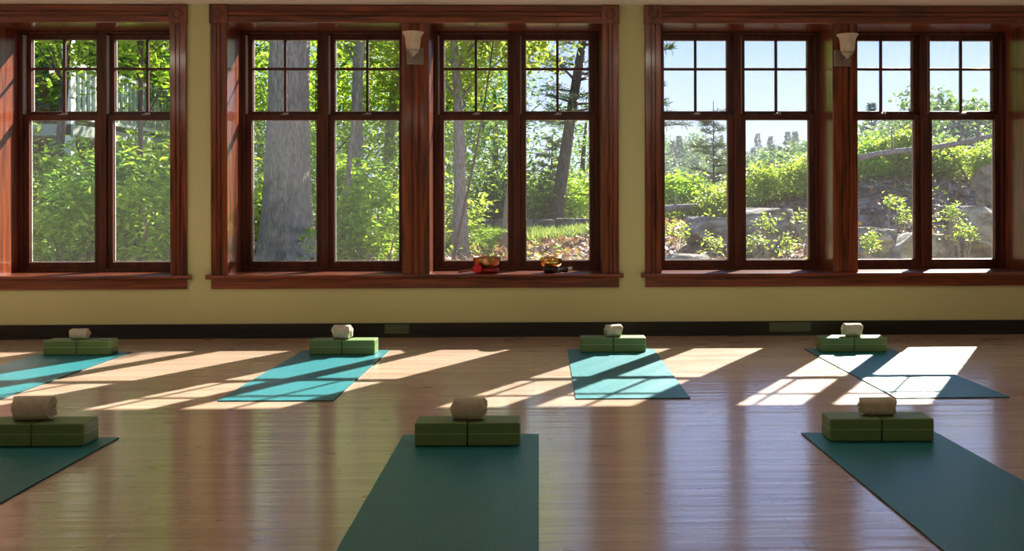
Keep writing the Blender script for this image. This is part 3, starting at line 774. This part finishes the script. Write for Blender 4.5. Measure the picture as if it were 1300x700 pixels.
# pines
def pine(x, y, h, r0, whorls, spread, label, lean=(0, 0), z0=.25, dens=26, nl=.16, bark=None, name='pine_tree', base=None, nb=6, asp=.09, droop=-.02, lm=None, n_need=70, extra=()):
    z = gz(x, y)-.1 if base is None else base
    e = empty(name, (x, y, z)); b = MB(); n = 12
    pts = [Vector((lean[0]*(k/n)**1.1, lean[1]*k/n, h*k/n)) for k in range(n+1)]
    b.tube(pts, [max(.012, r0*(1.25 if k == 0 else 1-.93*k/n)) for k in range(n+1)], 10, .05); b.build('trunk', bark or M['bark_dark'], e)
    cs = []; ds = []
    lst = []
    for w in range(whorls):
        t = z0+(1-z0)*(w/whorls); zc = h*t; L = spread*(1-t)**.75*random.uniform(.8, 1.1)+.12*spread
        for k in range(nb): lst.append((min(.99, t+random.uniform(-.5, .5)*(1-z0)/whorls), 2*math.pi*(k+random.random()*.7)/nb, L*random.uniform(.45, 1.15)))
    lst += list(extra)
    for t, a, L in lst:
        s = pts[0].lerp(pts[-1], t); s = pts[min(n-1, int(t*n))].lerp(pts[min(n, int(t*n)+1)], t*n-int(t*n))
        d = Vector((math.cos(a), math.sin(a), random.uniform(.0, .28)))
        q = s+d*L; br = MB(); limb(br, s, q, .012+.018*L, .005, droop, 4, .04, 5); br.build('branch', bark or M['bark_dark'], e)
        for m_ in range(max(3, int(L*dens/6))):
            tt = random.uniform(.25, 1.02); side = Vector((-math.sin(a), math.cos(a), 0))*random.uniform(-.32, .32)*L*(1.1-tt)
            c = s+d*L*tt+side+Vector((0, 0, random.uniform(0, .06)*L)); cs.append(c); ds.append(d+side*1.2)
    cs = np.array([tuple(c) for c in cs]); ds = np.array([tuple(d) for d in ds]); idx = np.repeat(np.arange(len(cs)), n_need)
    P = cs[idx]+RNG.normal(size=(len(idx), 3))*np.array([.06, .06, .03])*spread/1.6
    dd = ds[idx]+RNG.normal(size=(len(idx), 3))*.8+np.array([0, 0, .3])
    leaf_obj('needles', leaf_mesh(P, nl, asp, 0, .1, None, dd), lm or M['needle'], e)
    tag(e, label, 'pine tree'); return e
px_, _, _ = at(703, 250, 16)
pine(px_, 16.2, 9.5, .185, 11, 2.0, 'large dark leaning pine above the golden brass bowl', (1.5, .4), .30, 24, .20, None, n_need=44, nb=5, base=.1)
px_ = at(697, 250, 16.7)[0]
pine(px_, 16.9, 2.6, .07, 8, .75, 'dark bushy young pine under the leaning pine', (.1, 0), .22, 40, .13, None, n_need=40, nb=6, base=.1)
px_ = at(906, 250, 34)[0]
pine(px_, 34, 12.2, .16, 14, 2.3, 'tall pointed spruce in the left part of the third window pair', (0, 0), .10, 30, .30, None, 'spruce_tree', base=-7.0, nb=7, n_need=34, droop=.02)
px_ = at(812, 250, 12)[0]
pine(px_, 12, 7.0, .14, 9, 1.1, 'pine whose branches reach in from the left of the third window pair', (0, 0), .30, 40, .16, None, n_need=30, nb=6)

# forest behind the left and middle windows
FT = [(20, 9, 'leaf_mid'), (70, 14, 'leaf_bright'), (112, 10.5, 'leaf_mid'), (150, 17, 'leaf_mid'), (196, 11, 'leaf_mid'), (222, 15, 'leaf_bright'), (300, 13, 'leaf_bright'), (335, 17.5, 'leaf_mid'), (405, 15, 'leaf_bright'),
      (440, 19, 'leaf_mid'), (505, 17, 'leaf_mid'), (548, 12.4, 'leaf_bright'), (585, 21, 'leaf_mid'), (625, 17.5, 'leaf_dark'), (735, 21, 'leaf_mid')]
lab = ['in the left edge of the left window', 'behind the slender forked tree', 'behind the mullion of the left window', 'far back between the left window trees', 'beside the porch rail', 'by the right casing of the left window',
       'left of the massive trunk, close', 'left of the massive trunk, far back', 'just right of the massive trunk', 'behind the straight grey tree', 'behind the leaning grey tree', 'behind the post with the first sconce', 'behind the grey forked tree', 'left of the tall pine, dark', 'right of the tall leaning pine']
for (u, Y, lm), lb in zip(FT, lab):
    hh = 3.7+.11*Y+random.uniform(-.2, .4)
    if u in (625, 735): hh = 4.2
    cr = (.0, 0, hh*.56, 1.25+.03*Y, 1.2, hh*.46)
    tree_px(u, Y, h=hh*.9, lean=(random.uniform(-.3, .3), 0), r0=.07+.003*Y, crown=cr, nleaf=4600, size=.155, lm=M[lm], bark=M['bark_dark'], label='green woodland tree ' + lb, nb=7, name='woodland_tree', cl=55, group='woodland trees', fork=.2)

# shrubs: (u, v_top, Y, half width, leaves, size, material, words)
SH = [(42, 215, 3.6, .55, 2300, .085, 'leaf_mid', 'at the left end of the left window'), (95, 225, 3.0, .55, 2500, .085, 'leaf_bright', 'low in the first pane of the left window'), (150, 190, 3.6, .60, 2600, .09, 'leaf_mid', 'left in the second pane of the left window'),
      (205, 205, 2.8, .55, 2600, .085, 'leaf_bright', 'right in the second pane of the left window'), (118, 185, 5.0, .8, 2600, .10, 'leaf_bright', 'tall, behind the mullion of the left window'), (200, 165, 6.2, .9, 3400, .10, 'leaf_bright', 'tall, right half of the left window'),
      (30, 150, 6.5, .8, 2600, .11, 'leaf_mid', 'tall, at the far left edge'),
      (318, 190, 6.6, .6, 2400, .10, 'leaf_bright', 'left of the massive trunk'), (412, 160, 7.8, .6, 2300, .11, 'leaf_bright', 'right of the massive trunk'), (447, 235, 4.4, .45, 1700, .085, 'leaf_bright', 'twiggy, left in the pane beside the first sconce post'),
      (490, 225, 4.2, .55, 2200, .085, 'leaf_bright', 'twiggy, right in the pane beside the first sconce post'), (470, 200, 7.8, .7, 2400, .10, 'leaf_mid', 'behind the twiggy shrubs'), (570, 235, 8.2, .6, 1900, .10, 'leaf_yellow', 'left of the forked tree'),
      (625, 215, 17.6, 1.0, 3400, .12, 'leaf_mid', 'right of the forked tree'), (690, 222, 17.4, 1.3, 3600, .13, 'leaf_bright', 'below the tall pine'), (738, 205, 17.2, 1.1, 3600, .13, 'leaf_bright', 'by the right casing of the middle windows'), (650, 225, 18.5, 1.4, 3600, .15, 'leaf_mid', 'far back behind the mullion above the bowls'),
      (860, 222, 9.8, .60, 2300, .12, 'leaf_bright', 'bright, at the left of the third window pair'), (900, 252, 9.5, .75, 1900, .10, 'leaf_yellow', 'low, below the spruce'), (925, 248, 8.8, .5, 1300, .10, 'leaf_yellow', 'low, left of the mullion of the third pair'),
      (965, 234, 9.4, .65, 2100, .10, 'leaf_yellow', 'on top of the squared grey rock'), (1010, 212, 9.2, .75, 2600, .10, 'leaf_yellow', 'right in the third window pair'), (1050, 204, 8.6, .7, 2200, .10, 'leaf_yellow', 'behind the second sconce post'),
      (1108, 222, 7.8, .75, 2800, .095, 'leaf_bright', 'left in the last window pair'), (1150, 146, 7.2, .42, 2800, .10, 'leaf_yellow', 'tall, left of the last mullion'), (1196, 172, 7.4, .36, 2200, .095, 'leaf_yellow', 'tall, right of the last mullion'), (1232, 206, 7.0, .65, 2400, .09, 'leaf_yellow', 'left of the upright boulder'), (1275, 204, 7.8, .7, 2000, .10, 'leaf_bright', 'behind the upright boulder')]
for u, vt, Y, hw, nl_, sz, lm, wd in SH:
    if u > 940: vt += 16
    nl_ = int(nl_*(1.25 if u > 830 else .72)); sz *= .9 if u > 830 else 1.25
    if u > 1060: Y += .8; hw *= .9
    x = at(u, vt, Y)[0]; zt = at(u, vt, Y)[2]; zb_ = gz(x, Y)-.05; hh = max(.3, (zt-zb_)/2)
    shrub(x, Y, (hw, hw*.8, hh), nl_, sz, M[lm], 'leafy shrub ' + wd, 8, group='shrubs outside', cl=26, spread=.20 if u < 830 else .19, zb=zb_)
# small plants in front of the rocks and the fern
for k, (u, v, Y, w) in enumerate([(862, 300, 4.9, 'left below the dark ledge'), (905, 312, 4.2, 'under the dark ledge'), (975, 285, 4.6, 'in front of the squared rock'), (1000, 315, 4.0, 'low by the small brown rock'), (960, 312, 4.0, 'by the mullion of the third pair'), (1022, 282, 5.0, 'by the right edge of the third pair'), (1104, 312, 2.7, 'in front of the low grey rock'), (1130, 262, 4.8, 'above the low grey rocks'), (1205, 280, 3.2, 'between pale rock and mossy rock face'), (1222, 304, 2.9, 'at the foot of the mossy rock face'), (1152, 280, 4.4, 'over the pale topped rock')]):
    x, _, z = at(u, v, Y); e = empty('small_plant', (x, Y, z))
    cen = ellipsoid_pts(8, (.13, .11, .09), .5)+np.array([0, 0, .05])
    for q in cen: b = MB(); limb(b, (0, 0, min(-.05, gz(x, Y)-z-.02)), tuple(q), .005, .003, 0, 4, .04, 4); b.build('stem', M['bark'], e)
    leaf_obj('foliage', leaf_mesh(clustered(cen, 130, .04), .055, .55, 1.0), M['leaf_yellow'], e)
    tag(e, 'small bright leafed plant ' + w, 'plant', 'small plants among the rocks')
x = at(618, 280, 8.0)[0]; e = empty('fern', (x, 8.0, gz(x, 8.0))); P = []; D = []
b = MB()
for k in range(15):
    a = 2*math.pi*k/15; L = random.uniform(.35, .5)
    pts = [Vector((math.cos(a)*L*t, math.sin(a)*L*t, .42*math.sin(min(1, t)*1.9)*random.uniform(.9, 1))) for t in (0, .25, .5, .75, 1)]
    b = MB().tube(pts, .004, 4); b.build('stalk', M['leaf_bright'], e)
    for t in range(1, 26):
        tt = t/26*4; i0 = min(3, int(tt)); q = pts[i0].lerp(pts[i0+1], tt-i0)
        for sgn in (-1, 1): P.append(tuple(q)); D.append((-math.sin(a)*sgn*1.5, math.cos(a)*sgn*1.5, .1))
leaf_obj('frond', leaf_mesh(np.array(P), .11, .3, 1, .1, None, np.array(D)), M['leaf_bright'], e)
tag(e, 'bright green fern in front of the low stone wall', 'fern')

# thin summer haze lying in the valley
vm, nt, out = mat('valley_haze'); vs = N(nt, 'ShaderNodeVolumeScatter', Density=.0005, Anisotropy=.2); vs.inputs[0].default_value = (.80, .88, 1, 1); nt.links.new(vs.outputs[0], out.inputs['Volume'])
hb_ = MB().box(-80, 260, 40, 340, -14, 45).build('valley_haze', vm); tag(hb_, 'thin bluish summer haze over the valley and the wooded hillside', 'haze', None, 'stuff')
# far trees, shared meshes
def far_proto(name, kind, seed):
    e = empty(name)
    if kind == 'round':
        cen = ellipsoid_pts(26, (3.4, 3.0, 2.9), .5)+np.array([0, 0, 4.6])
        P = clustered(cen, 1900, .8); V = leaf_mesh(P, .58, .8, .6)
        MB().tube([(0, 0, -1), (.1, 0, 2.5), (0, 0, 5)], [.35, .25, .12], 6).build('trunk', M['bark_dark'], e)
        leaf_obj('foliage', V, M['leaf_far'], e)
    else:
        n = 1500; t = RNG.random(n); a = RNG.random(n)*6.283; L = 3.1*(1-t)**1.15*(.35+.65*RNG.random(n))*(.85+.25*np.sin(t*30+a)); P = np.column_stack([L*np.cos(a), L*np.sin(a), 1.2+9.5*t-.15*L])
        V = leaf_mesh(P, .65, .35, .5, .2, None, np.column_stack([np.cos(a), np.sin(a), 0*a+.2]))
        MB().tube([(0, 0, -1), (0, 0, 5), (0, 0, 10.6)], [.3, .18, .03], 6).build('trunk', M['bark_dark'], e)
        leaf_obj('needles', V, M['needle_far'], e)
    return e
pr = [far_proto('hillside_tree', 'round', 1), far_proto('hillside_tree', 'round', 2), far_proto('hillside_tree', 'round', 3)]
pc = [far_proto('hillside_conifer', 'cone', 1), far_proto('hillside_conifer', 'cone', 2)]
rs = random.Random(21); placed = []; first = {}
def put_far(proto, x, y, z, s, label, cat, grp):
    if id(proto) in first: o = copy_tree(proto)
    else: o = proto; first[id(proto)] = 1
    o.location = (x, y, z); o.rotation_euler = (0, 0, rs.uniform(0, 6.28)); o.scale = (s, s, s*rs.uniform(.85, 1.15)); tag(o, label, cat, grp)
n_r = n_c = 0; tries = 0
while n_r+n_c < 270 and tries < 20000:
    tries += 1
    far = rs.random() < .62
    y = rs.uniform(150, 250) if far else rs.uniform(74, 124)
    u = rs.uniform(822, 1320) if far else rs.uniform(925, 1320)
    x = at(u, 200, y)[0]
    z = float(hill(x, y))
    v = 254.6-(z+5-CAM_H)*FPX/(y-CAM_Y)
    if v > 262: continue
    if any((x-a)**2+((y-b)*.8)**2 < (3.6 if not far else 5.5)**2 for a, b in placed): continue
    placed.append((x, y))
    con = rs.random() < (.28 if far else .12)
    if con: n_c += 1; put_far(pc[n_c % 2], x, y, z-.5, rs.uniform(.8, 1.15), 'distant blue green conifer on the hillside beyond the rocks', 'tree', 'conifers on the far hillside')
    else: n_r += 1; put_far(pr[n_r % 3], x, y, z-1, rs.uniform(.8, 1.25), 'distant round leafy tree on the hillside beyond the rocks', 'tree', 'leafy trees on the far hillside')

# ---- house with a porch beyond the left window
e = empty('house', (-8.4, 10, .2)); ox0, oy0, oz0 = -8.4, 10, .2
def hb(name, m, *boxes, bevel=0):
    b = MB()
    for x0, x1, y0, y1, z0, z1 in boxes: b.box(x0-ox0, x1-ox0, y0-oy0, y1-oy0, z0-oz0, z1-oz0)
    return b.build(name, m, e, bevel)
cl = MB()
for k in range(34):
    z0 = .2+k*.16; cl.box(-8.42-ox0, -8.40-ox0+.012, 7.0-oy0, 19-oy0, z0-oz0, z0+.15-oz0)
cl.box(-12-ox0, -8.42-ox0, 7.0-oy0, 19-oy0, 0, 5.5)
cl.build('clapboard_wall', M['siding'], e)
hb('corner_board', M['white_paint'], (-8.42, -8.30, 6.88, 7.06, .2, 5.7)); hb('corner_board', M['white_paint'], (-8.44, -8.32, 12.4, 12.56, 2.4, 5.6))
hb('porch_deck', M['eave'], (-8.4, -6.75, 7.0, 15.5, 2.05, 2.22))
hb('porch_post', M['white_paint'], (-6.92, -6.78, 7.0, 7.14, .2, 5.0)); hb('porch_post', M['white_paint'], (-6.92, -6.78, 11.2, 11.34, .2, 5.0)); hb('porch_post', M['white_paint'], (-6.92, -6.78, 15.3, 15.44, .2, 5.0))
hb('hand_rail', M['white_paint'], (-6.90, -6.80, 7.0, 15.5, 3.10, 3.16)); hb('bottom_rail', M['white_paint'], (-6.88, -6.82, 7.0, 15.5, 2.32, 2.37))
bal = MB(); bal.box(0, .045, 0, .045, 0, .74); b0 = bal.build('baluster', M['rail_paint'], e)
for k in range(46):
    o = b0 if k == 0 else b0.copy()
    if k: C.objects.link(o); o.parent = e
    o.location = (-6.87-ox0, 7.22+.178*k-oy0, 2.37-oz0)
for y in (8.6, 13.3):
    f = hb('house_window', M['white_paint'], (-8.40, -8.35, y, y+.9, 3.3, 4.6)); pn = hb('window_pane', M['house_glass'], (-8.36, -8.34, y+.07, y+.83, 3.37, 4.53)); pn.parent = f
hb('eave', M['eave'], (-8.5, -6.4, 6.6, 16.0, 5.0, 5.16)); 
rf = MB(); rf.add([(x-ox0, y-oy0, z-oz0) for y in (6.5, 19.2) for x, z in ((-6.3, 5.16), (-9.8, 7.2), (-9.8, 7.05), (-6.3, 5.02))], [(0, 1, 5, 4), (1, 2, 6, 5), (2, 3, 7, 6), (3, 0, 4, 7), (0, 3, 2, 1), (4, 5, 6, 7)]); rf.build('roof', M['roof'], e)
tag(e, 'blue grey clapboard house with white porch railing beyond the left window', 'house')

# ================================================================== LIGHT
w = bpy.data.worlds.new('sky'); bpy.context.scene.world = w; w.use_nodes = True; nt = w.node_tree; nt.nodes.clear()
out = nt.nodes.new('ShaderNodeOutputWorld'); bg = nt.nodes.new('ShaderNodeBackground')
tc = nt.nodes.new('ShaderNodeTexCoord'); sp = nt.nodes.new('ShaderNodeSeparateXYZ'); nt.links.new(tc.outputs['Generated'], sp.inputs[0])
col = ramp(nt, sp.outputs['Z'], [(0, (.60, .67, .83)), (.06, (.50, .59, .79)), (.145, (.29, .43, .76)), (.40, (.14, .32, .78)), (1, (.09, .24, .72))])
bg.inputs[1].default_value = SKY
nt.links.new(col, bg.inputs[0]); nt.links.new(bg.outputs[0], out.inputs[0])
sl = bpy.data.lights.new('sun', 'SUN'); sl.energy = SUN; sl.angle = R(.55); sl.color = (1, .93, .82)
so = bpy.data.objects.new('sun', sl); C.objects.link(so)
d = Vector((-.7394, -1.3287, -1.0)); so.rotation_euler = d.to_track_quat('-Z', 'Y').to_euler(); so.location = (10, 18, 14)
# fill lights added on the ceiling out of view, to brighten the room
def em(name, col, s):
    m, nt, out = mat(name); e_ = N(nt, 'ShaderNodeEmission', Strength=s); e_.inputs[0].default_value = (*col, 1); nt.links.new(e_.outputs[0], out.inputs[0]); return m
EM = em('fill_diffuser', (1, .90, .76), FILL)
pos = [(-3.84, -2.8), (1.13, -2.8), (5.7, -2.8), (-5.7, -2.8), (-5.37, -7.5), (1.57, -7.5), (-2.2, -10.3), (1.85, -10.3)]
fill0 = empty('added_fill_light')
MB().lathe([(.0001, 0), (.24, 0), (.24, -.03), (.22, -.035), (.0001, -.035)], 40).build('rim', M['nickel'], fill0)
MB().lathe([(.215, -.036), (.20, -.06), (.12, -.085), (.0001, -.092)], 40).build('diffuser', EM, fill0)
for i, (x, y) in enumerate(pos):
    o = fill0 if i == 0 else copy_tree(fill0); o.location = (x, y, ZC-.0005)
    tag(o, 'round unseen fill light added on the ceiling', 'ceiling light', 'added fill lights')

# ================================================================== CAMERA
sc_ = bpy.context.scene
cam = bpy.data.cameras.new('camera'); co = bpy.data.objects.new('camera', cam); C.objects.link(co); sc_.camera = co
cam.sensor_fit = 'HORIZONTAL'; cam.sensor_width = 36; cam.lens = 36*FPX/1300
cam.shift_x = (650-PX0)/1300; cam.shift_y = (PY0-350)/1300; cam.clip_end = 2000; cam.clip_start = .05
co.matrix_world = Matrix.Translation((0, CAM_Y, CAM_H)) @ Matrix.Rotation(-YAW, 4, 'Z') @ Matrix.Rotation(R(90), 4, 'X') @ Matrix.Rotation(-ROLL, 4, 'Z')
vs_ = sc_.view_settings; vs_.view_transform = 'Standard'; vs_.look = 'None'; vs_.gamma = 1; vs_.exposure = .46; vs_.use_curve_mapping = False
sc_.cycles.use_denoising = True; sc_.cycles.max_bounces = 12; sc_.cycles.transparent_max_bounces = 16; sc_.cycles.diffuse_bounces = 5
sc_.cycles.sample_clamp_indirect = 6; sc_.cycles.caustics_reflective = False
